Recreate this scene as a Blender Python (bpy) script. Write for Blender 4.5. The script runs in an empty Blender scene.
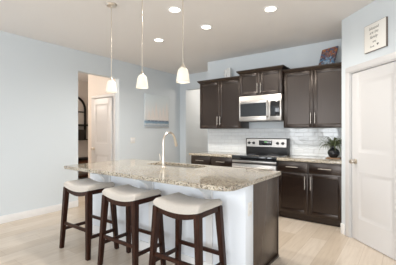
import bpy, bmesh, math, random
from mathutils import Vector, Matrix
random.seed(7)
SC = bpy.context.scene
COL = SC.collection
PI = math.pi

# ------------------------------------------------------------------ camera, world, large lights, exposure
YAW = math.radians(36.3)
cam_d = bpy.data.cameras.new('camera'); cam = bpy.data.objects.new('camera', cam_d); COL.objects.link(cam)
cam.location = (0, 0, 1.30); cam.rotation_euler = (PI/2, 0, YAW)
cam_d.sensor_width = 36; cam_d.lens = 283/396*36; cam_d.clip_start = 0.05
SC.camera = cam

w = bpy.data.worlds.new('sky'); SC.world = w; w.use_nodes = True
w.node_tree.nodes['Background'].inputs[0].default_value = (0.80, 0.90, 1.0, 1)
w.node_tree.nodes['Background'].inputs[1].default_value = 1.0

def area(name, loc, rot, sx, sy, power, color):
    l = bpy.data.lights.new(name, 'AREA'); l.shape = 'RECTANGLE'; l.size = sx; l.size_y = sy
    l.energy = power; l.color = color
    o = bpy.data.objects.new(name, l); COL.objects.link(o); o.location = loc; o.rotation_euler = rot
    return o
DAY = (0.93, 0.965, 1.0)
# daylight entering by the windows behind the camera (rear wall and right wall)
area('daylight_window_a', (-3.82, -3.55, 1.72), (PI/2, 0, 0), 1.1, 1.65, 35, DAY)
area('daylight_window_b', (-2.62, -3.55, 1.72), (PI/2, 0, 0), 0.6, 1.65, 27, DAY)
area('daylight_patio_door', (0.5, -3.55, 1.15), (PI/2, 0, 0), 2.3, 2.0, 92, DAY)
area('daylight_side_window', (3.25, -1.0, 1.35), (PI/2, 0, PI/2), 2.6, 1.7, 42, (0.92, 0.96, 1.0))

SC.view_settings.view_transform = 'Standard'
SC.view_settings.look = 'None'
SC.view_settings.exposure = 0.34
SC.view_settings.gamma = 1.0
SC.view_settings.use_curve_mapping = False

# ------------------------------------------------------------------ mesh helpers
class MB:
    def __init__(s): s.bm = bmesh.new()
    def _merge(s, b):
        me = bpy.data.meshes.new('tmp'); b.to_mesh(me); b.free(); s.bm.from_mesh(me); bpy.data.meshes.remove(me)
    def box(s, x0, x1, y0, y1, z0, z1, bev=0.0, seg=2, M=None):
        b = bmesh.new(); bmesh.ops.create_cube(b, size=1)
        for v in b.verts:
            v.co = Vector(((x0+x1)/2+v.co.x*(x1-x0), (y0+y1)/2+v.co.y*(y1-y0), (z0+z1)/2+v.co.z*(z1-z0)))
        if bev > 0: bmesh.ops.bevel(b, geom=b.edges[:], offset=bev, segments=seg, affect='EDGES', profile=0.5)
        if M: b.transform(M)
        s._merge(b); return s
    def frustum(s, lo, hi, z0, z1, bev=0.0):
        # lo, hi = (x0,x1,y0,y1)
        b = bmesh.new()
        vs = [b.verts.new((x, y, z)) for (r, z) in ((lo, z0), (hi, z1)) for (x, y) in ((r[0], r[2]), (r[1], r[2]), (r[1], r[3]), (r[0], r[3]))]
        for f in ((3,2,1,0), (4,5,6,7), (0,1,5,4), (1,2,6,5), (2,3,7,6), (3,0,4,7)): b.faces.new([vs[i] for i in f])
        if bev > 0: bmesh.ops.bevel(b, geom=b.edges[:], offset=bev, segments=2, affect='EDGES')
        s._merge(b); return s
    def hexa(s, q0, q1, bev=0.0):
        # two quads of points (bottom, top) joined
        b = bmesh.new(); vs = [b.verts.new(p) for p in list(q0)+list(q1)]
        for f in ((3,2,1,0), (4,5,6,7), (0,1,5,4), (1,2,6,5), (2,3,7,6), (3,0,4,7)): b.faces.new([vs[i] for i in f])
        bmesh.ops.recalc_face_normals(b, faces=b.faces[:])
        if bev > 0: bmesh.ops.bevel(b, geom=b.edges[:], offset=bev, segments=2, affect='EDGES')
        s._merge(b); return s
    def prism(s, pts, d, bev=0.0):
        # planar polygon pts extruded by vector d
        b = bmesh.new(); a = [b.verts.new(p) for p in pts]; c = [b.verts.new(Vector(p)+Vector(d)) for p in pts]
        n = len(pts); b.faces.new(a[::-1]); b.faces.new(c)
        for i in range(n): b.faces.new((a[i], a[(i+1)%n], c[(i+1)%n], c[i]))
        bmesh.ops.recalc_face_normals(b, faces=b.faces[:])
        if bev > 0:
            es = [e for e in b.edges if len(e.link_faces) == 2 and e.calc_face_angle(0) > 0.6]
            bmesh.ops.bevel(b, geom=es, offset=bev, segments=2, affect='EDGES')
        s._merge(b); return s
    def lathe(s, prof, c=(0,0,0), seg=32, M=None, ripple=None):
        b = bmesh.new(); rings = []
        for (r, z) in prof:
            ring = []
            for i in range(seg):
                a = 2*PI*i/seg; rr = r*(1+(ripple(i, z) if ripple else 0))
                ring.append(b.verts.new((rr*math.cos(a), rr*math.sin(a), z)))
            rings.append(ring)
        for k in range(len(rings)-1):
            for i in range(seg): b.faces.new((rings[k][i], rings[k][(i+1)%seg], rings[k+1][(i+1)%seg], rings[k+1][i]))
        bmesh.ops.remove_doubles(b, verts=b.verts[:], dist=1e-5)
        bmesh.ops.recalc_face_normals(b, faces=b.faces[:])
        if M: b.transform(M)
        b.transform(Matrix.Translation(c)); s._merge(b); return s
    def cyl(s, p0, p1, r0, r1=None, seg=16):
        p0 = Vector(p0); p1 = Vector(p1); r1 = r0 if r1 is None else r1; L = (p1-p0).length
        M = Matrix.Translation(p0) @ (p1-p0).to_track_quat('Z', 'Y').to_matrix().to_4x4()
        return s.lathe([(1e-6, 0), (r0, 0), (r1, L), (1e-6, L)], seg=seg, M=M)
    def tube(s, pts, r, seg=10):
        pts = [Vector(p) for p in pts]; rr = r if isinstance(r, (list, tuple)) else [r]*len(pts)
        b = bmesh.new(); rings = []
        t0 = (pts[1]-pts[0]).normalized(); up = t0.orthogonal().normalized()
        for i, p in enumerate(pts):
            t = (pts[min(i+1, len(pts)-1)]-pts[max(i-1, 0)]).normalized()
            up = (up - t*up.dot(t)).normalized(); sd = t.cross(up)
            rings.append([b.verts.new(p+(up*math.cos(2*PI*k/seg)+sd*math.sin(2*PI*k/seg))*rr[i]) for k in range(seg)])
        for k in range(len(rings)-1):
            for i in range(seg): b.faces.new((rings[k][i], rings[k][(i+1)%seg], rings[k+1][(i+1)%seg], rings[k+1][i]))
        b.faces.new(rings[0][::-1]); b.faces.new(rings[-1])
        bmesh.ops.recalc_face_normals(b, faces=b.faces[:])
        s._merge(b); return s

def obj(name, mb, m, parent=None, smooth=True, ang=35):
    """link a mesh builder as one object; coordinates are local to its parent thing"""
    me = bpy.data.meshes.new(name)
    bm = mb.bm
    if smooth:
        for f in bm.faces: f.smooth = True
        for e in bm.edges:
            if len(e.link_faces) == 2 and e.calc_face_angle(0) > math.radians(ang): e.smooth = False
    bm.to_mesh(me); bm.free(); me.materials.append(m)
    o = bpy.data.objects.new(name, me); COL.objects.link(o)
    if parent is not None:
        o.parent = parent
    return o
def wobj(name, mb, m, parent, **k):
    """same, but the builder holds world coordinates"""
    p = parent; off = Vector((0, 0, 0))
    while p is not None: off += p.location; p = p.parent
    bmesh.ops.translate(mb.bm, verts=mb.bm.verts[:], vec=-off)
    return obj(name, mb, m, parent, **k)
def root(name, loc, label, cat, group=None, rz=0):
    o = bpy.data.objects.new(name, None); COL.objects.link(o); o.location = loc; o.rotation_euler = (0, 0, rz)
    o.empty_display_size = 0.1
    return tag(o, label, cat, group)
def tag(o, label, cat, group=None):
    o['label'] = label; o['category'] = cat
    if group: o['group'] = group
    return o
def mesh_thing(name, mb, m, loc, label, cat, group=None, **k):
    bmesh.ops.translate(mb.bm, verts=mb.bm.verts[:], vec=-Vector(loc))
    o = obj(name, mb, m, None, **k); o.location = loc
    return tag(o, label, cat, group)
def struct(name, mb, m, parent=None, **k):
    o = obj(name, mb, m, parent, **k)
    if parent is None: o['kind'] = 'structure'
    return o
def dup(o, loc, label):
    def rec(a, par):
        c = a.copy(); COL.objects.link(c)
        if par is not None: c.parent = par
        for ch in list(a.children): rec(ch, c)
        return c
    r = rec(o, None); r.location = loc; r['label'] = label
    return r

# ------------------------------------------------------------------ materials
def mat(name, col, rough=0.5, metal=0.0, coat=0.0, spec=0.5):
    m = bpy.data.materials.new(name); m.use_nodes = True
    b = m.node_tree.nodes['Principled BSDF']
    b.inputs['Base Color'].default_value = (*col, 1); b.inputs['Roughness'].default_value = rough
    b.inputs['Metallic'].default_value = metal; b.inputs['Coat Weight'].default_value = coat
    b.inputs['Specular IOR Level'].default_value = spec
    return m
def nt(m):
    n = m.node_tree; return n, n.nodes['Principled BSDF'], n.nodes.new, n.links.new
def coords(m, kind='Object', scale=(1,1,1), rot=(0,0,0)):
    n, b, N, L = nt(m); t = N('ShaderNodeTexCoord'); mp = N('ShaderNodeMapping')
    mp.inputs['Scale'].default_value = scale; mp.inputs['Rotation'].default_value = rot
    L(t.outputs[kind], mp.inputs[0]); return mp.outputs[0]
def ramp(m, fac, stops):
    n, b, N, L = nt(m); r = N('ShaderNodeValToRGB'); e = r.color_ramp.elements
    while len(e) < len(stops): e.new(0.5)
    for i, (p, c) in enumerate(stops): e[i].position = p; e[i].color = (*c, 1)
    L(fac, r.inputs[0]); return r.outputs[0]
def noise(m, vec, scale, detail=4, rough=0.5):
    n, b, N, L = nt(m); t = N('ShaderNodeTexNoise'); t.inputs['Scale'].default_value = scale
    t.inputs['Detail'].default_value = detail; t.inputs['Roughness'].default_value = rough
    L(vec, t.inputs['Vector']); return t.outputs[0]
def bump(m, h, strength=0.2, dist=0.002):
    n, b, N, L = nt(m); t = N('ShaderNodeBump'); t.inputs['Strength'].default_value = strength; t.inputs['Distance'].default_value = dist
    L(h, t.inputs['Height']); L(t.outputs[0], b.inputs['Normal'])
def mix(m, a, c, fac, blend='MIX'):
    n, b, N, L = nt(m); x = N('ShaderNodeMix'); x.data_type = 'RGBA'; x.blend_type = blend
    for s, v in ((x.inputs[0], fac), (x.inputs[6], a), (x.inputs[7], c)):
        if isinstance(v, (int, float)): s.default_value = v
        elif isinstance(v, tuple): s.default_value = (*v, 1)
        else: L(v, s)
    return x.outputs[2]
def base(m, out): m.node_tree.links.new(out, m.node_tree.nodes['Principled BSDF'].inputs['Base Color'])

def paint(name, col, rough=0.6):
    m = mat(name, col, rough, spec=0.3); v = coords(m)
    bump(m, noise(m, v, 180, 3), 0.08, 0.001); return m
M_WALL = paint('pale_blue_wall_paint', (0.675, 0.722, 0.752))
M_HALL = paint('warm_cream_wall_paint', (0.80, 0.735, 0.675))
M_WARM = paint('warm_white_wall_paint', (0.74, 0.73, 0.71))
M_CEIL = paint('ceiling_paint', (0.82, 0.80, 0.785), 0.8)
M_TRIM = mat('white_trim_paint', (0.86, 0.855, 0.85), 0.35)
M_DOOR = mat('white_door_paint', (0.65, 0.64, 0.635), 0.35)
M_KNEE = paint('white_island_paint', (0.84, 0.875, 0.92), 0.45)
M_NICKEL = mat('brushed_nickel', (0.72, 0.66, 0.58), 0.28, 1.0)
M_PULL = mat('satin_nickel_pull', (0.52, 0.48, 0.43), 0.34, 1.0)
M_BLACK = mat('black_plastic', (0.012, 0.012, 0.013), 0.35)
M_GLASSBLK = mat('black_glass', (0.008, 0.009, 0.011), 0.06, coat=0.5)
M_WHITE = mat('white_plastic', (0.82, 0.80, 0.76), 0.4)

M_STEEL = mat('stainless_steel', (0.50, 0.475, 0.45), 0.32, 1.0)
v = coords(M_STEEL, scale=(2, 2, 260)); bump(M_STEEL, noise(M_STEEL, v, 3, 2), 0.06, 0.001)

def wood(name, c0, c1, rough, scale=(22, 22, 1.6), coat=0.0, b=0.08):
    m = mat(name, c0, rough, coat=coat); v = coords(m, scale=scale)
    f = noise(m, v, 3.0, 6, 0.6); base(m, ramp(m, f, [(0.3, c0), (0.7, c1)])); bump(m, f, b, 0.001); return m
M_ESP = wood('espresso_stained_wood', (0.005, 0.0020, 0.0012), (0.013, 0.0058, 0.0038), 0.30)
M_ESP.node_tree.nodes['Principled BSDF'].inputs['Specular IOR Level'].default_value = 0.72
M_ESP.node_tree.nodes['Principled BSDF'].inputs['Specular Tint'].default_value = (1, .88, .80, 1)
M_EPAN = wood('espresso_veneer_panel', (0.060, 0.040, 0.028), (0.080, 0.055, 0.040), 0.26)
M_WAL = wood('dark_walnut_wood', (0.014, 0.0045, 0.0025), (0.050, 0.017, 0.009), 0.34)
M_WAL.node_tree.nodes['Principled BSDF'].inputs['Specular IOR Level'].default_value = 0.22
M_BRN = wood('reddish_brown_wood', (0.07, 0.022, 0.01), (0.16, 0.06, 0.025), 0.4)
M_COAST = wood('tan_wood', (0.22, 0.12, 0.06), (0.36, 0.22, 0.12), 0.5)
M_IRON = mat('dark_iron', (0.02, 0.016, 0.013), 0.5, 0.6)

# oak plank floor, boards running along Y
M_FLOOR = mat('pale_oak_planks', (0.6, 0.5, 0.4), 0.33, coat=0.12)
n, b, N, L = nt(M_FLOOR)
v = coords(M_FLOOR, rot=(0, 0, PI/2))
br = N('ShaderNodeTexBrick'); L(v, br.inputs['Vector'])
br.offset = 0.37; br.inputs['Scale'].default_value = 1.0; br.inputs['Brick Width'].default_value = 1.22; br.inputs['Row Height'].default_value = 0.19
br.inputs['Mortar Size'].default_value = 0.0016; br.inputs['Mortar Smooth'].default_value = 0.2; br.inputs['Bias'].default_value = 0.0
br.inputs['Color1'].default_value = (0.61, 0.51, 0.40, 1); br.inputs['Color2'].default_value = (0.72, 0.63, 0.53, 1); br.inputs['Mortar'].default_value = (0.48, 0.38, 0.29, 1)
g = noise(M_FLOOR, coords(M_FLOOR, scale=(14, 1.0, 1)), 2.2, 8, 0.65)
gc = ramp(M_FLOOR, g, [(0.28, (0.84, 0.81, 0.78)), (0.55, (0.98, 0.98, 0.98)), (0.8, (1.03, 1.02, 1.01))])
base(M_FLOOR, mix(M_FLOOR, br.outputs[0], gc, 1.0, 'MULTIPLY')); bump(M_FLOOR, br.outputs[1], -0.25, 0.002)

# speckled granite
M_GRAN = mat('speckled_granite', (0.7, 0.62, 0.52), 0.09, coat=0.3)
v = coords(M_GRAN)
n, b, N, L = nt(M_GRAN)
def voro(scale):
    t = N('ShaderNodeTexVoronoi'); t.inputs['Scale'].default_value = scale; L(v, t.inputs['Vector'])
    s = N('ShaderNodeSeparateColor'); L(t.outputs['Color'], s.inputs[0]); return s.outputs[0]
c1 = ramp(M_GRAN, voro(145), [(0.0, (0.50, 0.43, 0.32)), (0.35, (0.62, 0.56, 0.45)), (0.6, (0.50, 0.44, 0.35)), (0.8, (0.34, 0.27, 0.18)), (1.0, (0.70, 0.67, 0.60))])
c2 = ramp(M_GRAN, voro(145), [(0.0, (0.03, 0.03, 0.03)), (0.14, (0.22, 0.19, 0.17)), (0.26, (1, 1, 1)), (1.0, (1, 1, 1))])
M_GRAN.node_tree.nodes[-1].color_ramp.interpolation = 'CONSTANT'
c3 = ramp(M_GRAN, noise(M_GRAN, v, 6, 3), [(0.35, (0.82, 0.80, 0.79)), (0.6, (1, 1, 1))])
base(M_GRAN, mix(M_GRAN, mix(M_GRAN, c1, c2, 0.92, 'MULTIPLY'), c3, 1.0, 'MULTIPLY'))

# glossy white subway tile (wall in the XZ plane)
M_TILE = mat('white_subway_tile', (0.78, 0.79, 0.78), 0.07, coat=0.2)
n, b, N, L = nt(M_TILE)
v = coords(M_TILE, rot=(PI/2, 0, 0))
br = N('ShaderNodeTexBrick'); L(v, br.inputs['Vector']); br.offset = 0.5
br.inputs['Scale'].default_value = 1.0; br.inputs['Brick Width'].default_value = 0.152; br.inputs['Row Height'].default_value = 0.0685
br.inputs['Mortar Size'].default_value = 0.0055; br.inputs['Mortar Smooth'].default_value = 0.4
br.inputs['Color1'].default_value = (0.72, 0.74, 0.75, 1); br.inputs['Color2'].default_value = (0.76, 0.78, 0.785, 1); br.inputs['Mortar'].default_value = (0.67, 0.68, 0.685, 1)
base(M_TILE, br.outputs[0])
wv = noise(M_TILE, coords(M_TILE), 9, 2)
hb = N('ShaderNodeMath'); hb.operation = 'MULTIPLY_ADD'; L(br.outputs[1], hb.inputs[0]); hb.inputs[1].default_value = -1.0; L(wv, hb.inputs[2])
bump(M_TILE, hb.outputs[0], 0.55, 0.005)

# woven seat fabric
M_FAB = mat('cream_linen', (0.70, 0.66, 0.60), 0.9)
M_FAB.node_tree.nodes['Principled BSDF'].inputs['Sheen Weight'].default_value = 0.3
v = coords(M_FAB); f = noise(M_FAB, v, 260, 3); base(M_FAB, ramp(M_FAB, f, [(0.3, (0.50, 0.455, 0.40)), (0.7, (0.62, 0.575, 0.52))])); bump(M_FAB, f, 0.4, 0.002)

def lamp_mat(name, col, strength, basec=(0.9, 0.88, 0.82), rough=0.4):
    m = mat(name, basec, rough); b = m.node_tree.nodes['Principled BSDF']
    b.inputs['Emission Color'].default_value = (*col, 1); b.inputs['Emission Strength'].default_value = strength; return m
M_CAN = lamp_mat('lit_downlight_lens', (1.0, 0.93, 0.82), 6.0)
M_BULB = lamp_mat('lit_bulb', (1.0, 0.93, 0.82), 1.6)
M_SHADE = mat('frosted_ribbed_glass', (0.95, 0.92, 0.86), 0.35)
b = M_SHADE.node_tree.nodes['Principled BSDF']; b.inputs['Transmission Weight'].default_value = 0.0
b.inputs['Subsurface Weight'].default_value = 0.0
# a shade that scatters the bulb's light: translucent + diffuse
n, b, N, L = nt(M_SHADE)
tr = N('ShaderNodeBsdfTranslucent'); tr.inputs[0].default_value = (0.95, 0.93, 0.88, 1)
ms = N('ShaderNodeMixShader'); ms.inputs[0].default_value = 0.45
L(b.outputs[0], ms.inputs[1]); L(tr.outputs[0], ms.inputs[2]); L(ms.outputs[0], n.nodes['Material Output'].inputs[0])

# ------------------------------------------------------------------ room shell
H = 2.75; WX = -4.65; WB = 4.83; TH = 0.12
PC = Vector((-0.67, 4.05, 0))                       # corner where the pantry wall starts
S2 = math.sqrt(0.5)
def pt(t, out=0.0): return (PC.x+S2*t-S2*out, PC.y-S2*t-S2*out)     # point on the angled wall
m = MB(); m.box(-8.2, 3.5, -3.8, 7.6, -0.1, 0.0); struct('floor', m, M_FLOOR)
m = MB(); m.box(-8.2, 3.5, -3.8, 7.6, H, H+0.1); struct('ceiling', m, M_CEIL)
# left wall with the hall opening
OY0, OY1, OZ = 2.765, 3.65, 2.385
m = MB(); m.box(WX-TH, WX, -3.6, OY0, 0, H); m.box(WX-TH, WX, OY0, OY1, OZ, H); m.box(WX-TH, WX, OY1, 6.9, 0, H)
struct('wall_left', m, M_WALL)
# kitchen back wall, ending where the passage starts
m = MB(); m.box(-3.30, PC.x+0.02, WB, WB+TH, 0, H); struct('wall_back', m, M_WALL)
# far wall behind the passage with its opening
m = MB(); m.box(WX, -4.46, 5.55, 5.67, 0, H); m.box(-4.46, -3.2, 5.55, 5.67, 2.37, H); m.box(-3.2, -2.4, 5.55, 5.67, 0, H)
struct('wall_far', m, M_WALL)
m = MB(); m.box(WX, -2.4, 6.9, 7.02, 0, H); m.box(-2.4, -2.28, WB+TH, 7.02, 0, H); struct('wall_passage', m, M_WARM)
# short return wall and angled pantry wall (door opening), then the rest of the right side
DT0, DT1, DH = 0.155, 0.915, 2.04
m = MB(); m.box(PC.x, PC.x+0.10, PC.y, WB+TH, 0, H); struct('wall_return', m, M_WALL)
R45 = Matrix.Translation(PC) @ Matrix.Rotation(-PI/4, 4, 'Z')
m = MB()
m.box(0, DT0, 0, 0.10, 0, H, M=R45); m.box(DT0, DT1, 0, 0.10, DH, H, M=R45); m.box(DT1, 1.35, 0, 0.10, 0, H, M=R45)
struct('wall_pantry', m, M_WALL)
ex, ey = pt(1.35)
m = MB(); m.box(ex, 3.4, ey, ey+0.12, 0, H)
m.box(3.28, 3.4, -3.6, -2.4, 0, H); m.box(3.28, 3.4, 0.4, ey, 0, H); m.box(3.28, 3.4, -2.4, 0.4, 0, 0.45); m.box(3.28, 3.4, -2.4, 0.4, 2.25, H)
struct('wall_right', m, M_WALL)
# rear wall behind the camera: two windows and a patio door
m = MB(); a, bb = -3.72, -3.60
for x0, x1, z0, z1 in ((WX-TH, -4.42, 0, H), (-4.42, -3.22, 0, 0.85), (-4.42, -3.22, 2.6, H), (-3.22, -2.97, 0, H), (-2.97, -2.27, 0, 0.85), (-2.97, -2.27, 2.6, H),
                       (-2.27, -0.7, 0, H), (-0.7, 1.7, 2.18, H), (1.7, 3.4, 0, H)):
    m.box(x0, x1, a, bb, z0, z1)
struct('wall_rear', m, M_WALL)
def win(name, x0, x1, z0, z1):
    m = MB()
    for q in ((x0, x0+.05, z0, z1), (x1-.05, x1, z0, z1), (x0, x1, z0, z0+.05), (x0, x1, z1-.05, z1), ((x0+x1)/2-.02, (x0+x1)/2+.02, z0, z1)): m.box(q[0], q[1], -3.70, -3.64, q[2], q[3])
    struct(name, m, M_TRIM)
win('window_1', -4.42, -3.22, 0.85, 2.6); win('window_2', -2.97, -2.27, 0.85, 2.6); win('window_3', -0.7, 1.7, 0.0, 2.18)
# hall behind the left wall
m = MB(); m.box(-5.735, WX-TH, OY1, OY1+0.12, 0, H); m.box(-5.735, -5.615, OY1+.12, 7.0, 0, H); struct('wall_hall', m, M_HALL)
m = MB(); m.box(-7.52, -7.4, 1.8, 7.0, 0, H); m.box(-7.4, WX-TH, 1.68, 1.8, 0, H); m.box(-7.4, -5.735, 6.9, 7.02, 0, H); struct('wall_hall_end', m, M_HALL)

# baseboards
def bboard(name, pieces):
    m = MB()
    for (x0, x1, y0, y1) in pieces: m.box(x0, x1, y0, y1, 0, 0.11, 0.004)
    struct(name, m, M_TRIM)
bboard('baseboard_left', [(WX, WX+.014, -3.6, OY0), (WX, WX+.014, OY1, 5.55)])
bboard('baseboard_far', [(WX+.014, -4.46, 5.536, 5.55)])
bboard('baseboard_hall', [(-7.4, -7.386, 1.8, 6.9)])
bboard('baseboard_rear', [(WX+.014, -0.75, -3.6, -3.586), (1.75, 3.28, -3.6, -3.586)])
m = MB(); m.box(-0.004, 0.075, -0.014, 0, 0, 0.13, 0.004, M=R45); m.box(DT1+.08, 1.33, -0.014, 0, 0, 0.13, 0.004, M=R45); struct('baseboard_right', m, M_TRIM)

# door casings and doors
def casing(name, x0, x1, h, M, wd=0.07):
    m = MB()
    m.box(x0-wd, x0, -0.011, 0, 0, h, 0.003, M=M); m.box(x1, x1+wd, -0.011, 0, 0, h, 0.003, M=M); m.box(x0-wd, x1+wd, -0.011, 0, h, h+wd, 0.003, M=M)
    m.box(x0, x0+0.012, 0, 0.10, 0, h, M=M); m.box(x1-0.012, x1, 0, 0.10, 0, h, M=M); m.box(x0, x1, 0, 0.10, h-0.012, h, M=M)
    struct(name, m, M_DOOR)
def door(name, w, h, M, knob_x, hinge_x, yk):
    """two-panel door, local x along the wall from 0 to w, room side at -y"""
    m = MB(); st = 0.115; t = 0.035
    zs = [0.008, 0.27, 0.83, 1.06, h-0.115, h]
    m.box(0, st, 0, t, 0.008, h, 0.002); m.box(w-st, w, 0, t, 0.008, h, 0.002)
    m.box(st, w-st, 0, t, zs[0], zs[1]); m.box(st, w-st, 0, t, zs[2], zs[3]); m.box(st, w-st, 0, t, zs[4], zs[5])
    for z0, z1 in ((zs[1], zs[2]), (zs[3], zs[4])):
        m.box(st, w-st, 0.011, t, z0, z1)
        b = bmesh.new()
        q = [(st, z0), (w-st, z0), (w-st, z1), (st, z1)]; i = 0.026; q2 = [(st+i, z0+i), (w-st-i, z0+i), (w-st-i, z1-i), (st+i, z1-i)]
        A = [b.verts.new((x, 0.0, z)) for x, z in q]; B = [b.verts.new((x, 0.010, z)) for x, z in q2]
        j = 0.055; C = [b.verts.new((x+(j-i)*sx, 0.004, z+(j-i)*sz)) for (x, z), (sx, sz) in zip(q2, ((1,1), (-1,1), (-1,-1), (1,-1)))]
        for k in range(4):
            b.faces.new((A[k], A[(k+1)%4], B[(k+1)%4], B[k])); b.faces.new((B[k], B[(k+1)%4], C[(k+1)%4], C[k]))
        b.faces.new(C); bmesh.ops.recalc_face_normals(b, faces=b.faces[:]); m._merge(b)
    o = struct(name, m, M_DOOR); o.matrix_world = M @ Matrix.Translation((0, yk, 0))
    k = MB(); kz = 0.95
    Q = Matrix.Translation((knob_x, 0, kz)) @ Matrix.Rotation(PI/2, 4, 'X')
    k.lathe([(1e-6, 0), (0.032, 0), (0.032, 0.006), (0.012, 0.010), (0.011, 0.035), (0.024, 0.042), (0.029, 0.055), (0.024, 0.068), (1e-6, 0.072)], seg=24, M=Q)
    obj('knob', k, M_NICKEL, o)
    for z in (0.25, 1.02, h-0.22):
        hg = MB(); hg.cyl((hinge_x, -0.006, z-.05), (hinge_x, -0.006, z+.05), 0.007, seg=10); obj('hinge', hg, M_NICKEL, o)
    return o
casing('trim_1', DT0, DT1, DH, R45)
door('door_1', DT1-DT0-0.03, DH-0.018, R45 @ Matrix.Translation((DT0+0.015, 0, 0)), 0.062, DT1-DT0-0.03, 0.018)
RH = Matrix.Translation((-5.53, OY1, 0))
casing('trim_2', 0, 0.70, 2.04, RH, 0.06)
# hall door sits on the wall face in its frame
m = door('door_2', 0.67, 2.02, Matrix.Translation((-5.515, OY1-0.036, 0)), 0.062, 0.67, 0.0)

# tiled backsplash
m = MB(); m.box(-3.27, PC.x-0.001, WB-0.010, WB-0.0005, 0.9145, 1.374); struct('trim_3', m, M_TILE)

# ------------------------------------------------------------------ cabinets
def shaker(x0, x1, z0, z1, y, t=0.02, fr=0.055):
    m = MB()
    m.box(x0, x0+fr, y, y+t, z0, z1, 0.0015); m.box(x1-fr, x1, y, y+t, z0, z1, 0.0015)
    m.box(x0+fr, x1-fr, y, y+t, z0, z0+fr, 0.0015); m.box(x0+fr, x1-fr, y, y+t, z1-fr, z1, 0.0015)
    m.box(x0+fr-.002, x1-fr+.002, y+0.009, y+t, z0+fr-.002, z1-fr+.002)
    b = 0.010
    for q in (((x0+fr, z0+fr), (x1-fr, z0+fr)),):
        pass
    return m
def pull(c, length, vertical, y):
    m = MB(); d = Vector((0, 0, 1)) if vertical else Vector((1, 0, 0)); c = Vector(c); yb = y-0.032
    p = Vector((c.x, yb, c.z)); m.cyl(p-d*length/2, p+d*length/2, 0.006, seg=12)
    for s in (-1, 1):
        q = c+d*s*length*0.33; m.cyl((q.x, yb, q.z), (q.x, y+0.0005, q.z), 0.0048, seg=10)
    return m
def upper(x0, x1, yf, z0, z1, crown_top, label, hz, sides=(1, 1)):
    r = root('upper_cabinet', ((x0+x1)/2, WB-0.02, z0), label, 'cabinet', 'dark wall cabinets above the counter')
    m = MB(); m.box(x0, x1, yf+0.02, WB-.003, z0, z1, 0.001); wobj('body', m, M_ESP, r)
    o = 0.035; m = MB()
    lo = (x0-.004, x1+.004, yf-.004, WB-.003); hi = (x0-o*sides[0]-.004, x1+o*sides[1]+.004, yf-o-.004, WB-.003)
    m.frustum(lo, hi, z1-0.012, crown_top-0.014); m.box(hi[0], hi[1], hi[2], WB-.003, crown_top-0.014, crown_top, 0.003)
    wobj('crown_molding', m, M_ESP, r)
    xm = (x0+x1)/2; g = 0.0018
    for a, bx, hx in ((x0+.004, xm-g, xm-0.030), (xm+g, x1-.004, xm+0.030)):
        d = wobj('door', shaker(a, bx, z0+.004, z1-.014, yf), M_ESP, r)
        wobj('handle', pull((hx, 0, hz), 0.165, True, yf), M_PULL, d)
    return r
upper(-3.262, -2.364, 4.50, 1.375, 2.265, 2.305, 'dark upper cabinet left of the microwave with a white ornament on top', 1.52, (1, 0))
upper(-2.360, -1.598, 4.435, 1.930, 2.33, 2.372, 'short raised dark upper cabinet directly above the microwave', 2.045)
upper(-1.594, -0.678, 4.50, 1.375, 2.265, 2.305, 'dark upper cabinet right of the microwave with a colourful canvas on top', 1.52, (0, 0))

def base_cab(x0, x1, label):
    r = root('base_cabinet', ((x0+x1)/2, WB-0.3, 0), label, 'cabinet', 'dark base cabinets along the back wall')
    m = MB(); m.box(x0, x1, 4.23, WB-.012, 0.10, 0.876, 0.001); m.box(x0+.0, x1, 4.29, WB-.012, 0, 0.10); wobj('body', m, M_ESP, r)
    xm = (x0+x1)/2; yf = 4.21
    for a, bx, hx in ((x0+.012, xm-.008, xm-0.045), (xm+.008, x1-.012, xm+0.045)):
        m = MB(); m.box(a, bx, yf, yf+.02, 0.715, 0.862, 0.002); d = wobj('drawer', m, M_ESP, r)
        wobj('handle', pull(((a+bx)/2, 0, 0.79), 0.17, False, yf), M_PULL, d)
    for a, bx, hx in ((x0+.012, xm-.003, xm-0.04), (xm+.003, x1-.012, xm+0.04)):
        d = wobj('door', shaker(a, bx, 0.115, 0.700, yf), M_ESP, r)
        wobj('handle', pull((hx, 0, 0.575), 0.19, True, yf), M_PULL, d)
    return r
base_cab(-3.265, -2.368, 'dark base cabinet left of the range, mostly behind the island')
base_cab(-1.590, -0.676, 'dark base cabinet between the range and the white pantry door')
def counter(x0, x1, label):
    m = MB(); m.box(x0, x1, 4.185, WB-.011, 0.876, 0.914, 0.004)
    mesh_thing('countertop', m, M_GRAN, ((x0+x1)/2, 4.5, 0.876), label, 'countertop', 'granite counters along the back wall')
counter(-3.29, -2.368, 'speckled granite countertop left of the range')
counter(-1.590, -0.673, 'speckled granite countertop right of the range, under the potted plant')

# ------------------------------------------------------------------ microwave
MX0, MX1, MZ0, MZ1, MY = -2.356, -1.602, 1.495, 1.926, 4.42
r = root('microwave', ((MX0+MX1)/2, 4.62, MZ0), 'stainless steel over-the-range microwave with black window', 'microwave')
m = MB(); m.box(MX0, MX1, MY+.03, WB-.011, MZ0, MZ1, 0.002); wobj('body', m, M_STEEL, r)
W = MX1-MX0; HH = MZ1-MZ0
m = MB(); m.prism([(MX0, MY+.03, MZ1-.001), (MX0, MY+.03, MZ1-.088), (MX0, MY, MZ1-.088), (MX0, MY+.012, MZ1-.001)], (W, 0, 0), 0.002); wobj('vent_hood', m, M_STEEL, r)
xs = MX0+W*0.745
m = MB(); z0, z1 = MZ0+.004, MZ1-.092
wx0, wx1, wz0, wz1 = MX0+.024, MX0+W*.665, MZ0+.078, MZ1-.130
m.box(MX0+.001, wx0, MY, MY+.03, z0, z1, .002); m.box(wx1, xs, MY, MY+.03, z0, z1, .002); m.box(wx0, wx1, MY, MY+.03, z0, wz0, .002); m.box(wx0, wx1, MY, MY+.03, wz1, z1, .002)
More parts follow.
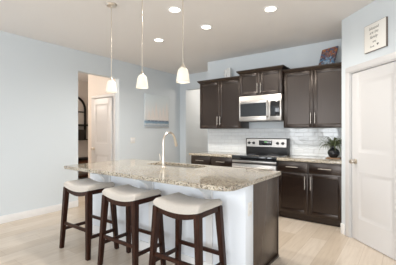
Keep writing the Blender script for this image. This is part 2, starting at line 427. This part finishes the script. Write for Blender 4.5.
dr = wobj('door', m, M_STEEL, r)
m = MB(); m.box(wx0, wx1, MY+.004, MY+.03, wz0, wz1); wn = wobj('window', m, M_GLASSBLK, dr)
m = MB(); hx = MX0+W*0.705
pts = [(hx, MY+.002, wz0-.02), (hx, MY-.03, wz0+.0), (hx, MY-.038, (wz0+wz1)/2), (hx, MY-.03, wz1), (hx, MY+.002, wz1+.025)]
m.tube(pts, 0.011); wobj('handle', m, M_STEEL, dr)
m = MB(); m.box(xs+.002, MX1-.001, MY, MY+.03, z0, z1, .002); cp = wobj('control_panel', m, M_STEEL, r)
m = MB(); m.box(xs+.012, MX1-.022, MY-.002, MY+.01, wz0-.006, wz1+.018, .001); wobj('keypad', m, M_GLASSBLK, cp)
m = MB(); m.box(MX0+.02, MX1-.02, MY+.05, WB-.05, MZ0-.006, MZ0+.002); wobj('grille', m, M_BLACK, r)

# ------------------------------------------------------------------ range
RX0, RX1 = -2.364, -1.594; RW = RX1-RX0; rx = (RX0+RX1)/2
r = root('range', (rx, 4.5, 0), 'stainless steel electric range with black glass cooktop and rear control panel', 'stove')
m = MB(); m.box(RX0+.003, RX1-.003, 4.23, WB-.012, 0.04, 0.895, .002); wobj('body', m, M_BLACK, r)
m = MB(); m.box(RX0, RX1, 4.175, 4.70, 0.860, 0.921, .006); ck = wobj('cooktop', m, M_GLASSBLK, r)
M_RING = mat('grey_burner_print', (0.10, 0.10, 0.11), 0.12)
for bx, by, br_ in ((rx-.19, 4.31, .10), (rx+.19, 4.31, .085), (rx-.19, 4.55, .08), (rx+.19, 4.55, .11)):
    m = MB(); m.lathe([(br_, 0.9208), (br_, 0.9222), (br_-.006, 0.9222), (br_-.006, 0.9208)], (bx, by, 0), 40); wobj('burner_ring', m, M_RING, ck)
m = MB(); m.box(RX0+.004, RX1-.004, 4.186, 4.232, 0.806, 0.842, .003); wobj('front_trim', m, M_STEEL, r)
m = MB(); m.box(RX0+.004, RX1-.004, 4.180, 4.232, 0.225, 0.786, .004); od = wobj('oven_door', m, M_STEEL, r)
m = MB(); m.box(rx-.25, rx+.25, 4.176, 4.19, 0.34, 0.66, .003); wobj('window', m, M_GLASSBLK, od)
m = MB(); m.cyl((RX0+.04, 4.135, 0.735), (RX1-.04, 4.135, 0.735), .012)
for s in (RX0+.07, RX1-.07): m.cyl((s, 4.135, .735), (s, 4.182, .735), .009)
wobj('handle', m, M_STEEL, od)
m = MB(); m.box(RX0+.004, RX1-.004, 4.185, 4.232, 0.055, 0.215, .004); wobj('drawer', m, M_STEEL, r)
# backguard
m = MB(); m.box(RX0, RX1, 4.705, WB-.012, 0.90, 1.20, .006); bg = wobj('backguard', m, M_BLACK, r)
m = MB(); m.prism([(RX0+.02, 4.706, 1.045), (RX0+.02, 4.690, 1.050), (RX0+.02, 4.702, 1.185), (RX0+.02, 4.712, 1.188)], (RW-.04, 0, 0), .002); wobj('control_panel', m, M_STEEL, bg)
m = MB(); m.box(rx-.125, rx+.115, 4.688, 4.705, 1.075, 1.160, .002); wobj('display', m, M_GLASSBLK, bg)
M_LED = lamp_mat('green_clock_digits', (0.35, 0.9, 0.3), 0.5, (0.05, 0.1, 0.05))
for i in range(3):
    m = MB(); m.box(rx-.02+i*.018, rx-.008+i*.018, 4.6868, 4.689, 1.125, 1.143); wobj('digit', m, M_LED, bg)
for kx in (-.315, -.225, .215, .305):
    m = MB(); m.lathe([(1e-6, 0), (.026, 0), (.022, .024), (1e-6, .026)], seg=20, M=Matrix.Translation((rx+kx, 4.697, 1.115)) @ Matrix.Rotation(PI/2, 4, 'X'))
    wobj('knob', m, M_BLACK, bg)

# ------------------------------------------------------------------ island
IX0, IX1, IY0, IY1 = -3.42, -1.05, 1.82, 2.925
r = root('kitchen_island', (-2.1, 2.4, 0), 'kitchen island base with white stool side and dark wood end panel', 'island')
KY0, KY1 = 2.15, 2.30
m = MB(); m.box(-3.34, -1.085, KY0, KY1, 0, 0.852, .002)
wobj('knee_wall', m, M_KNEE, r)
m = MB(); m.box(-3.34, -1.085, KY0-.014, KY0, 0, 0.11, .004); wobj('baseboard', m, M_TRIM, r)
m = MB(); m.box(-3.34, -2.78, KY1, 2.90, 0.10, 0.852); m.box(-1.88, -1.107, KY1, 2.90, 0.10, 0.852); m.box(-2.78, -1.88, KY1, 2.90, 0.10, 0.63); m.box(-3.34, -1.107, KY1, 2.84, 0, 0.10); wobj('cabinet_body', m, M_ESP, r)
m = MB(); m.box(-1.107, -1.087, KY1, 2.90, 0.0, 0.852, .001); ep = wobj('end_panel', m, M_EPAN, r)
m = MB(); m.box(-1.087, -1.071, KY1, 2.90, 0, 0.022, .006, 3); m.box(-1.109, -1.083, 2.90, 2.912, 0, .852, .002); wobj('shoe_molding', m, M_ESP, ep)
for cx in (-1.445, -2.19, -2.93):
    m = MB(); t = 0.04
    m.box(cx-.035, cx+.035, KY0-.018, KY0, 0.11, 0.852, .003)
    prof = [(KY0-.018, .852), (KY0-.25, .852), (KY0-.25, .825)]
    for k in range(9):
        a = k/8*PI/2; prof.append((KY0-.018-.03-.19*(1-math.sin(a)), (.825-.20*(1-math.cos(a)))))
    prof.append((KY0-.018, .622))
    m.prism([(cx-t/2, y, z) for y, z in prof], (t, 0, 0), .002)
    wobj('corbel', m, M_TRIM, r)
m = MB(); m.box(-1.085, -1.0795, 2.19, 2.265, 0.585, 0.70, .002); ol = mesh_thing('electrical_outlet', m, M_WHITE, (-1.085, 2.2275, .585), 'white electrical outlet on the white end of the island', 'outlet')
for z in (.617, .668):
    m = MB(); m.box(-1.0795, -1.0785, 2.213, 2.242, z-.014, z+.014); wobj('socket', m, mat('socket_face', (.7, .68, .64), .4), ol)

# granite top with sink cut-out and rounded corners
def rrect(x0, x1, y0, y1, rads, n=8):
    pts = []
    for (cx, cy, sx, sy, a0, rr) in ((x1, y0, -1, 1, -PI/2, rads[0]), (x1, y1, -1, -1, 0, rads[1]), (x0, y1, 1, -1, PI/2, rads[2]), (x0, y0, 1, 1, PI, rads[3])):
        for k in range(n+1):
            a = a0+k/n*PI/2; pts.append((cx+sx*rr+rr*math.cos(a), cy+sy*rr+rr*math.sin(a)))
    return pts
SX0, SX1, SY0, SY1 = -2.72, -1.93, 2.555, 2.865
def holed(outer, inner, z0, z1, bev):
    b = bmesh.new(); es = []
    for loop in (outer, inner):
        vs = [b.verts.new((x, y, z1)) for x, y in loop]
        es += [b.edges.new((vs[i], vs[(i+1) % len(vs)])) for i in range(len(vs))]
    g = bmesh.ops.triangle_fill(b, edges=es, use_beauty=True)
    fs = b.faces[:]
    bmesh.ops.recalc_face_normals(b, faces=fs)
    if fs[0].normal.z < 0: bmesh.ops.reverse_faces(b, faces=fs)
    e = bmesh.ops.extrude_face_region(b, geom=fs)
    vs = [q for q in e['geom'] if isinstance(q, bmesh.types.BMVert)]
    # extruded copy becomes the underside
    for q in vs: q.co.z = z0
    bmesh.ops.recalc_face_normals(b, faces=b.faces[:])
    es = [e for e in b.edges if len(e.link_faces) == 2 and e.calc_face_angle(0) > 0.9 and abs(e.verts[0].co.z-e.verts[1].co.z) < 1e-5]
    bmesh.ops.bevel(b, geom=es, offset=bev, segments=3, affect='EDGES')
    return b
m = MB(); m._merge(holed(rrect(IX0, IX1, IY0, IY1, (.12, .03, .03, .06)), rrect(SX0, SX1, SY0, SY1, (.04,)*4, 5), 0.854, 0.892, .005))
mesh_thing('island_countertop', m, M_GRAN, (-2.1, 2.3, .854), 'large speckled granite slab on top of the island', 'countertop')
# undermount sink
m = MB(); o_, i_ = .02, .012
b = bmesh.new(); ro = rrect(SX0-o_, SX1+o_, SY0-o_, SY1+o_, (.05,)*4, 5); ri = rrect(SX0-.006, SX1+.006, SY0-.006, SY1+.006, (.04,)*4, 5); rb = rrect(SX0+.015, SX1-.015, SY0+.015, SY1-.015, (.05,)*4, 5)
L0 = [[b.verts.new((x, y, z)) for x, y in q] for q, z in ((ro, .8535), (ri, .8535), (rb, .68))]
n_ = len(ro)
for A, B in ((L0[0], L0[1]), (L0[1], L0[2])):
    for k in range(n_): b.faces.new((A[k], A[(k+1) % n_], B[(k+1) % n_], B[k]))
b.faces.new(L0[2]); bmesh.ops.recalc_face_normals(b, faces=b.faces[:]); bmesh.ops.solidify(b, geom=b.faces[:], thickness=.003)
m._merge(b); sk = mesh_thing('sink', m, M_STEEL, (-2.35, 2.71, .68), 'stainless undermount sink set into the island countertop', 'sink')
m = MB(); m.lathe([(1e-6, 0), (.045, 0), (.045, .004), (.03, .005), (.02, .001), (1e-6, .001)], (-2.35, 2.71, .6805), 24); wobj('drain', m, M_NICKEL, sk)
# faucet
FX, FY = -2.352, 2.50
fa = root('faucet', (FX, FY, .892), 'brushed nickel gooseneck faucet beside the island sink', 'faucet')
m = MB(); m.lathe([(1e-6, 0), (.030, 0), (.030, .006), (.024, .014), (.020, .07), (.0175, .10), (1e-6, .10)], seg=24); obj('base', m, M_NICKEL, fa)
m = MB(); pts = [(0, 0, .09), (0, 0, .18), (0, 0, .285)]
R_ = .106
for k in range(1, 15):
    a = PI - k/14*PI*0.93; pts.append((0, R_+R_*math.cos(a), (.302+R_*math.sin(a))))
m.tube(pts, [.0165, .015, .014]+[.013]*14, 14); obj('spout', m, M_NICKEL, fa)
e = Vector(pts[-1]); d = (e-Vector(pts[-2])).normalized()
m = MB(); m.tube([e-d*.01, e+d*.02, e+d*.06, e+d*.095], [.0145, .0165, .019, .018], 14); obj('spray_head', m, M_NICKEL, fa)
m = MB(); m.tube([(0, 0, .06), (-.045, 0, .06)], .013, 12); m.tube([(-.045, 0, .055), (-.05, 0, .09), (-.062, -.005, .15)], [.011, .008, .006], 10); obj('handle', m, M_NICKEL, fa)

# ------------------------------------------------------------------ bar stools
def make_stool(x, y, label):
    r = root('bar_stool', (x, y, 0), label, 'stool', 'saddle-seat counter stools along the island')
    SW, SD = .487, .345                     # seat size
    zt, rise = .663, .036
    sad = lambda u: zt + rise*abs(u)**2.0  # height of the underside of the cushion, u in -1..1
    # cushion
    m = MB(); b = bmesh.new(); nx, ny = 24, 14; th = .055
    def cell(i, j):
        return -1+2*i/nx, -1+2*j/ny
    top = {}; bot = {}
    for i in range(nx+1):
        for j in range(ny+1):
            u, vv = cell(i, j)
            e = max(abs(u), abs(vv)); ed = 1-min(1, (1-abs(u))/.11) ; ef = 1-min(1, (1-abs(vv))/.16)
            drop = 1-math.sqrt(max(0, 1-min(1, ed*ed+ef*ef)))*1.0
            sq = 1-.02*(ed*ef)
            X = u*SW/2*sq; Y = vv*SD/2*sq
            crown = .014*(1-u*u)*(1-vv*vv)
            top[i, j] = b.verts.new((X, Y, sad(u)+th*(1-.55*drop)+crown))
    for i in range(nx):
        for j in range(ny): b.faces.new((top[i, j], top[i+1, j], top[i+1, j+1], top[i, j+1]))
    rim = [(i, 0) for i in range(nx)]+[(nx, j) for j in range(ny)]+[(i, ny) for i in range(nx, 0, -1)]+[(0, j) for j in range(ny, 0, -1)]
    bv = [b.verts.new((top[q].co.x*.985, top[q].co.y*.985, sad(-1+2*q[0]/nx))) for q in rim]
    nr = len(rim)
    for k in range(nr): b.faces.new((top[rim[k]], bv[k], bv[(k+1) % nr], top[rim[(k+1) % nr]]))
    # underside strips
    grid = {q: bv[k] for k, q in enumerate(rim)}
    for i in range(nx): b.faces.new((grid[(i, 0)], grid[(i, ny)], grid[(i+1, ny)], grid[(i+1, 0)]) if 0 < i < nx-1 else [grid[(i, 0)]]+[grid[(0, j)] for j in range(1, ny)]*(i == 0)+[grid[(i, ny)], grid[(i+1, ny)]]+[grid[(nx, j)] for j in range(ny-1, 0, -1)]*(i == nx-1)+[grid[(i+1, 0)]])
    bmesh.ops.recalc_face_normals(b, faces=b.faces[:])
    m._merge(b); obj('seat_cushion', m, M_FAB, r, ang=60)
    # curved wooden apron under the cushion
    m = MB(); b = bmesh.new(); n = 20; ax, ay = SW/2-.012, SD/2-.012
    def rail(y0, y1):
        ring = []
        for i in range(n+1):
            u = -1+2*i/n; z1 = sad(u)+.002; z0 = z1-.05+.010*(u*u)
            ring.append([b.verts.new(p) for p in ((u*ax, y0, z0), (u*ax, y1, z0), (u*ax, y1, z1), (u*ax, y0, z1))])
        for i in range(n):
            for k in range(4): b.faces.new((ring[i][k], ring[i][(k+1) % 4], ring[i+1][(k+1) % 4], ring[i+1][k]))
        b.faces.new(ring[0]); b.faces.new(ring[n])
    rail(-ay, -ay+.022); rail(ay-.022, ay)
    bmesh.ops.recalc_face_normals(b, faces=b.faces[:]); m._merge(b)
    for s in (-1, 1):
        x0, x1 = sorted((s*ax, s*(ax-.022))); m.box(x0, x1, -ay+.02, ay-.02, sad(1)-.048, sad(.95)-.004)
    b = bmesh.new(); ring = []                      # seat board carrying the cushion
    for i in range(n+1):
        u = -1+2*i/n; ring.append([b.verts.new(p) for p in ((u*(ax-.01), -ay+.02, sad(u)-.014), (u*(ax-.01), ay-.02, sad(u)-.014), (u*(ax-.01), ay-.02, sad(u)-.001), (u*(ax-.01), -ay+.02, sad(u)-.001))])
    for i in range(n):
        for k in range(4): b.faces.new((ring[i][k], ring[i][(k+1) % 4], ring[i+1][(k+1) % 4], ring[i+1][k]))
    b.faces.new(ring[0]); b.faces.new(ring[n]); bmesh.ops.recalc_face_normals(b, faces=b.faces[:]); m._merge(b)
    obj('seat_frame', m, M_WAL, r)
    # splayed tapered legs
    tx, ty, bx, by = SW/2-.030, SD/2-.028, .258, .178; zl = sad(.9)-.002
    def leg_at(sx, sy, z): f = 1-z/zl; return Vector((sx*(tx+(bx-tx)*f), sy*(ty+(by-ty)*f), z))
    for sx in (-1, 1):
        for sy in (-1, 1):
            m = MB(); a, c = .020, .0265; p0 = leg_at(sx, sy, 0); p1 = leg_at(sx, sy, zl)
            q = lambda p, h: [(p.x-h, p.y-h, p.z), (p.x+h, p.y-h, p.z), (p.x+h, p.y+h, p.z), (p.x-h, p.y+h, p.z)]
            m.hexa(q(p0, a), q(p1, c), .003); obj('leg', m, M_WAL, r)
    def stretch(A, B, h=.017, wdt=.010):
        d = (B-A).normalized(); s = Vector((-d.y, d.x, 0))*wdt; u = Vector((0, 0, h))
        m = MB(); m.hexa([A-s-u, A+s-u, A+s+u, A-s+u], [B-s-u, B+s-u, B+s+u, B-s+u], .003); obj('stretcher', m, M_WAL, r)
    for sy in (-1, 1): stretch(leg_at(-1, sy, .285), leg_at(1, sy, .285))
    for sx in (-1, 1): stretch(leg_at(sx, -1, .215), leg_at(sx, 1, .215))
    return r
st = make_stool(-2.87, 1.84, 'cream saddle-seat counter stool with dark legs, nearest the hall doorway and left wall')
dup(st, (-2.165, 1.85, 0), 'cream saddle-seat counter stool with dark legs, middle one of the row of three')
dup(st, (-1.475, 1.86, 0), "cream saddle-seat counter stool with dark legs, nearest the island's dark end panel")

# ------------------------------------------------------------------ pendants and downlights
def make_pendant(x, y, label):
    r = root('pendant_light', (x, y, H), label, 'pendant light', 'glass pendants over the island')
    zb = 1.757-H
    m = MB(); m.lathe([(1e-6, 0), (.062, 0), (.062, -.008), (.052, -.022), (.012, -.028), (1e-6, -.028)], seg=28); obj('canopy', m, M_NICKEL, r)
    m = MB(); m.cyl((0, 0, -.02), (0, 0, zb+.165), .0045, seg=10); obj('rod', m, M_NICKEL, r)
    m = MB(); m.lathe([(1e-6, zb+.175), (.010, zb+.172), (.016, zb+.150), (.026, zb+.138), (.026, zb+.126), (1e-6, zb+.126)], seg=20); obj('socket_cap', m, M_NICKEL, r)
    prof = [(.022, .134), (.034, .128), (.044, .115), (.052, .092), (.057, .060), (.062, .025), (.066, 0.0), (.0635, 0.0), (.0595, .025), (.0545, .060), (.0495, .090), (.042, .112), (.033, .124), (.022, .130)]
    m = MB(); m.lathe([(rr*.95, zb+z) for rr, z in prof], seg=72, ripple=lambda i, z: .012*math.cos(PI*i/1.5)); obj('glass_shade', m, M_SHADE, r, ang=80)
    m = MB(); m.lathe([(1e-6, zb+.128), (.012, zb+.124), (.014, zb+.10), (.026, zb+.07), (.027, zb+.052), (.018, zb+.035), (1e-6, zb+.028)], seg=20); obj('bulb', m, M_BULB, r)
    return r
PL = [(-2.685, 2.0, 'white ribbed glass pendant hanging in front of the hall doorway'),
      (-2.18, 2.0, 'white ribbed glass pendant between the hall doorway and the seascape painting'),
      (-1.64, 2.0, 'white ribbed glass pendant nearest the dark wall cabinets')]
pd = make_pendant(*PL[0])
for x, y, lb in PL[1:]: dup(pd, (x, y, H), lb)
def pend_lamp(x, y):
    l = bpy.data.lights.new('pendant_glow', 'POINT'); l.energy = 0.12; l.color = (1.0, .86, .68); l.shadow_soft_size = .02
    o = bpy.data.objects.new('pendant_glow', l); COL.objects.link(o); o.location = (x, y, 1.79)
for x, y, _ in PL: pend_lamp(x, y)
def make_can(x, y, label):
    r = root('downlight', (x, y, H), label, 'ceiling light', 'round downlights in the ceiling')
    m = MB(); m.lathe([(.090, 0), (.090, -.004), (.070, -.008), (.062, -.003), (.062, 0)], seg=40); obj('trim_ring', m, M_TRIM, r)
    m = MB(); m.lathe([(1e-6, -.003), (.0635, -.003), (.0635, -.001), (1e-6, -.001)], seg=40); obj('lens', m, M_CAN, r)
    return r
CL = [(-2.2, 2.53, 'round lit downlight at top centre, nearest the rods of the pendants'),
      (-2.21, 3.2, 'round lit downlight in front of the microwave, second from the right'),
      (-3.12, 3.21, 'round lit downlight farthest left, over the seascape painting side'),
      (-1.28, 3.18, 'round lit downlight farthest right, in front of the pantry corner')]
cn = make_can(*CL[0])
for x, y, lb in CL[1:]: dup(cn, (x, y, H), lb)
def spot(x, y, e=62):
    l = bpy.data.lights.new('downlight_beam', 'SPOT'); l.energy = e; l.color = (1.0, .95, .88); l.spot_size = 2.85; l.spot_blend = .8; l.shadow_soft_size = .06
    o = bpy.data.objects.new('downlight_beam', l); COL.objects.link(o); o.location = (x, y, H-.02)
for x, y, _ in CL: spot(x, y)
# unseen point lights, without fixtures, added to brighten the hall and the passage
def bulb(x, y, z, e):
    l = bpy.data.lights.new('hall_passage_fill', 'POINT'); l.energy = e; l.color = (1.0, .90, .80); l.shadow_soft_size = .12
    o = bpy.data.objects.new('hall_passage_fill', l); COL.objects.link(o); o.location = (x, y, z)
bulb(-5.3, 2.3, 2.2, 7.5); bulb(-6.6, 2.6, 2.2, 24); bulb(-3.7, 6.3, 2.4, 15)

# ------------------------------------------------------------------ wall pieces
# sailing-boat painting
PY0, PY1, PZ0, PZ1 = 4.33, 5.10, 1.41, 2.16
M_ART = mat('seascape_canvas', (.6, .7, .75), .7); n, b, N, L = nt(M_ART)
tc = N('ShaderNodeTexCoord'); sp = N('ShaderNodeSeparateXYZ'); L(tc.outputs['Generated'], sp.inputs[0])
nz = noise(M_ART, coords(M_ART, scale=(1, 3, 14)), 4, 4)
ad = N('ShaderNodeMath'); ad.operation = 'MULTIPLY_ADD'; L(nz, ad.inputs[0]); ad.inputs[1].default_value = .10; L(sp.outputs[2], ad.inputs[2])
c = ramp(M_ART, ad.outputs[0], [(.05, (.58, .58, .57)), (.11, (.34, .40, .46)), (.15, (.60, .63, .64)), (.20, (.22, .34, .45)), (.24, (.20, .29, .38)), (.28, (.70, .68, .65)), (.55, (.76, .765, .755)), (.85, (.72, .775, .79)), (1.0, (.70, .765, .79))])
base(M_ART, c)
r = root('painting', (WX, (PY0+PY1)/2, PZ0), 'unframed seascape canvas of pale sailing boats on the left wall', 'painting')
m = MB(); m.box(WX+.001, WX+.03, PY0, PY1, PZ0, PZ1, .002); wobj('canvas', m, M_ART, r)
M_SAIL = mat('sail_paint', (.82, .76, .72), .7); M_HULL = mat('hull_paint', (.17, .21, .28), .7); M_RUST = mat('rust_paint', (.62, .48, .42), .7)
m = MB(); m2 = MB(); xs = WX+.0305
for k, (yy, hh, ww) in enumerate(((4.44, .24, .06), (4.55, .32, .07), (4.66, .42, .08), (4.79, .30, .07), (4.90, .36, .07), (5.02, .46, .06))):
    z0 = PZ0+.175
    m.prism([(xs, yy-.004, z0), (xs, yy+ww, z0+.015), (xs, yy, z0+hh)], (.001, 0, 0)); m.prism([(xs, yy-.014, z0+.01), (xs, yy-.012, z0+hh*.8), (xs, yy-.05, z0+.02)], (.001, 0, 0))
    m2.prism([(xs, yy-.05, z0-.01), (xs, yy+ww-.01, z0-.01), (xs, yy+ww-.03, z0-.035), (xs, yy-.035, z0-.035)], (.001, 0, 0))
wobj('painted_sails', m, M_SAIL, r); wobj('painted_hulls', m2, M_HULL, r)
m = MB(); m.box(WX, WX+.006, 3.94, 4.06, 1.075, 1.195, .002); sw = mesh_thing('light_switch', m, M_WHITE, (WX, 4.0, 1.075), 'white double light switch plate on the left wall below the painting', 'light switch')
for y in (3.972, 4.028):
    m = MB(); m.box(WX+.006, WX+.010, y-.016, y+.016, 1.10, 1.17, .001); wobj('rocker', m, M_TRIM, sw)

# word sign over the pantry door
r = root('word_sign', (*pt(.58), 2.20), 'square cream word sign hung above the white pantry door', 'sign', rz=-PI/4)
sg = .153
m = MB(); m.box(-sg, sg, -.022, -.001, 0, .30, .002); obj('board', m, mat('cream_sign_paint', (.85, .83, .78), .6), r)
M_EDGE = mat('dark_sign_edge', (.16, .13, .11), .6)
m = MB(); m.box(-sg-.002, -sg+.0, -.021, -.001, -.002, .302); m.box(sg, sg+.004, -.021, -.001, -.002, .302); m.box(-sg, sg, -.021, -.001, -.003, 0); m.box(-sg, sg, -.021, -.001, .30, .302); obj('edge_band', m, M_EDGE, r)
M_INK = mat('charcoal_ink', (.16, .145, .135), .7)
def text(s, x, z, size, parent, m=M_INK):
    cu = bpy.data.curves.new('lettering', 'FONT'); cu.body = s; cu.size = size; cu.align_x = 'CENTER'; cu.align_y = 'CENTER'; cu.extrude = .0004; cu.shear = .25
    t = bpy.data.objects.new('tmp_text', cu); COL.objects.link(t)
    dg = bpy.context.evaluated_depsgraph_get(); me = bpy.data.meshes.new_from_object(t.evaluated_get(dg)); bpy.data.objects.remove(t)
    me.transform(Matrix.Translation((x, -.0225, z)) @ Matrix.Rotation(PI/2, 4, 'X')); me.materials.clear(); me.materials.append(m)
    o = bpy.data.objects.new('lettering', me); COL.objects.link(o); o.parent = parent; return o
for s, x, z, sz in (('blessed', -.012, .247, .046), ('are the', -.010, .200, .043), ('family', -.012, .150, .046), ('we', -.005, .098, .043), ('love', -.035, .048, .036)): text(s, x, z, sz, r)
m = MB(); hp = []
for k in range(24):
    a = 2*PI*k/24; hp.append((.045+.0009*16*math.sin(a)**3, -.0225, .056+.0009*(13*math.cos(a)-5*math.cos(2*a)-2*math.cos(3*a)-math.cos(4*a))))
m.prism(hp, (0, -.0006, 0)); obj('heart', m, M_INK, r)

# ------------------------------------------------------------------ things on the cabinets and counter
# leaning colourful canvas on the right wall cabinet
M_CAN2 = mat('colourful_mosaic_canvas', (.3, .3, .4), .5); n, b, N, L = nt(M_CAN2)
v = coords(M_CAN2); vt = N('ShaderNodeTexVoronoi'); vt.inputs['Scale'].default_value = 38; L(v, vt.inputs['Vector'])
s = N('ShaderNodeSeparateColor'); L(vt.outputs['Color'], s.inputs[0])
warm = ramp(M_CAN2, s.outputs[0], [(0, (.55, .16, .04)), (.3, (.06, .05, .07)), (.5, (.60, .26, .06)), (.7, (.06, .13, .24)), (1, (.34, .09, .05))])
cool = ramp(M_CAN2, s.outputs[1], [(0, (.05, .12, .24)), (.3, (.09, .27, .46)), (.55, (.36, .44, .52)), (.75, (.02, .03, .08)), (1, (.24, .10, .05))])
tc = N('ShaderNodeTexCoord'); sp = N('ShaderNodeSeparateXYZ'); L(tc.outputs['Generated'], sp.inputs[0])
base(M_CAN2, mix(M_CAN2, cool, warm, ramp(M_CAN2, sp.outputs[2], [(.45, (0, 0, 0)), (.60, (1, 1, 1))])))
def tilt(loc, rz, rx): return Matrix.Translation(loc) @ Matrix.Rotation(rz, 4, 'Z') @ Matrix.Rotation(rx, 4, 'X')
m = MB(); m.box(-.135, .135, -.012, .012, 0, .315, .002)
o = mesh_thing('canvas_art', m, M_CAN2, (0, 0, 0), 'small colourful orange and blue canvas leaning on top of the right wall cabinet', 'canvas')
o.matrix_world = tilt((-.99, 4.655, 2.311), math.radians(-24), math.radians(-20))
# small white ornament on the left cabinet
m = MB()
for x0, x1, z1 in ((-.050, -.012, .20), (.0, .07, .225)):
    m.box(x0, x1, -.035, .035, 0, z1, .006)
for z in (.04, .11, .175): m.box(-.075, .0, -.028, .028, z-.012, z+.012, .004)
mesh_thing('ornament', m, mat('glazed_white_ceramic', (.80, .80, .78), .25), (0, 0, 0), 'small white ornament standing on top of the left wall cabinet', 'ornament').location = (-2.76, 4.72, 2.3055)

# potted plant on a wooden coaster
VX, VY = -.86, 4.55
m = MB(); m.box(VX-.095, VX+.095, VY-.07, VY+.07, .9145, .930, .004); mesh_thing('wooden_board', m, M_COAST, (VX, VY, .9145), 'small brown wooden board under the black vase', 'board')
r = root('potted_plant', (VX, VY, .9305), 'round black vase with trailing grassy plant beside the pantry wall', 'plant')
m = MB(); prof = [(1e-6, 0), (.040, 0), (.062, .018), (.080, .05), (.083, .075), (.072, .108), (.045, .132), (.026, .143), (.024, .165), (.029, .172), (.024, .172), (.019, .163), (.020, .145), (1e-6, .13)]
m.lathe(prof, seg=36); obj('vase', m, mat('black_glazed_ceramic', (.012, .012, .014), .22), r)
M_LEAF = mat('dusty_green_leaf', (.09, .12, .05), .55); v = coords(M_LEAF); base(M_LEAF, ramp(M_LEAF, noise(M_LEAF, v, 20), [(.3, (.05, .075, .03)), (.7, (.17, .19, .10))]))
m = MB(); b = bmesh.new()
for k in range(70):
    az = random.uniform(0, 2*PI); ln = random.uniform(.20, .33); el = random.uniform(.35, 1.35); wd = random.uniform(.008, .014)
    p = Vector((.008*math.cos(az), .008*math.sin(az), .16)); n_ = 9; a = el; rows = []
    for i in range(n_+1):
        f = i/n_; dx = Vector((math.cos(az)*math.cos(a), math.sin(az)*math.cos(a), math.sin(a)))
        sd = Vector((-math.sin(az), math.cos(az), 0)); ww = wd*(math.sin(PI*min(1, f*.85+.15))**.6)*(1-f*.6)+.0006
        nrm = dx.cross(sd)
        q = Vector(p)
        if VX+q.x > PC.x-.035: q.x = PC.x-.035-VX
        if VY+q.y > WB-.04: q.y = WB-.04-VY
        rows.append([b.verts.new(q+sd*ww), b.verts.new(q+nrm*ww*.35), b.verts.new(q-sd*ww)])
        p = p+dx*ln/n_; a -= random.uniform(.22, .38)*(.4+f)
    for i in range(n_):
        for j in range(2): b.faces.new((rows[i][j], rows[i+1][j], rows[i+1][j+1], rows[i][j+1]))
m._merge(b); obj('foliage', m, M_LEAF, r, ang=80)

# ------------------------------------------------------------------ things in the hall
HX = -7.4
r = root('arched_shelf', (HX, 4.23, 1.10), 'dark arched iron wall shelf seen through the hall doorway', 'wall shelf')
m = MB(); pts = [(HX+.05, 4.58-.7, 1.10), (HX+.05, 4.58-.7, 1.95)]
for k in range(1, 16):
    a = PI-k/16*PI; pts.append((HX+.05, 4.23+.35*math.cos(a), 1.95+.35*math.sin(a)))
pts += [(HX+.05, 4.58, 1.95), (HX+.05, 4.58, 1.10)]
m.tube(pts, .032, 10); wobj('arch_frame', m, M_IRON, r)
m = MB(); m.box(HX+.002, HX+.16, 3.84, 4.62, 1.48, 1.53, .004); wobj('shelf', m, M_IRON, r)
m = MB(); m.box(HX+.002, HX+.16, 3.86, 4.60, 1.085, 1.115, .004); wobj('shelf', m, M_IRON, r)
m = MB(); m.box(HX+.03, HX+.07, 3.9, 4.56, 1.86, 1.89, .003); m.box(HX+.03, HX+.07, 4.22, 4.25, 1.53, 2.3, .003); wobj('crossbar', m, M_IRON, r)
m = MB(); m.box(HX+.002, HX+.05, 4.62, 4.74, 1.49, 1.525, .004); m.cyl((HX+.06, 4.70, 1.46), (HX+.06, 4.70, 1.58), .03); wobj('bracket', m, M_IRON, r)
m = MB(); m.frustum((HX+.02, HX+.14, 3.93, 4.50), (HX+.01, HX+.155, 3.90, 4.54), 1.1155, 1.38, .008); mesh_thing('basket', m, wood('dark_wicker', (.025, .018, .014), (.06, .045, .035), .8, (40, 40, 60), b=.6), (HX+.08, 4.2, 1.1155), 'dark wicker basket standing on the arched hall shelf', 'basket')
r = root('hall_bench', (HX+.25, 4.4, 0), 'reddish brown wooden bench with dark top against the hall wall', 'bench')
m = MB(); m.box(HX+.02, HX+.42, 3.7, 5.1, .555, .60, .006); wobj('top', m, M_IRON, r)
for yy in (3.74, 5.0):
    for xx in (HX+.05, HX+.34):
        m = MB(); m.box(xx, xx+.06, yy, yy+.06, 0, .556, .003); wobj('leg', m, M_BRN, r)
m = MB(); m.box(HX+.05, HX+.40, 3.74, 5.06, .10, .13, .003); wobj('shelf', m, M_BRN, r)
m = MB(); m.box(HX+.37, HX+.39, 3.80, 5.0, .42, .556, .003); wobj('apron', m, M_BRN, r)
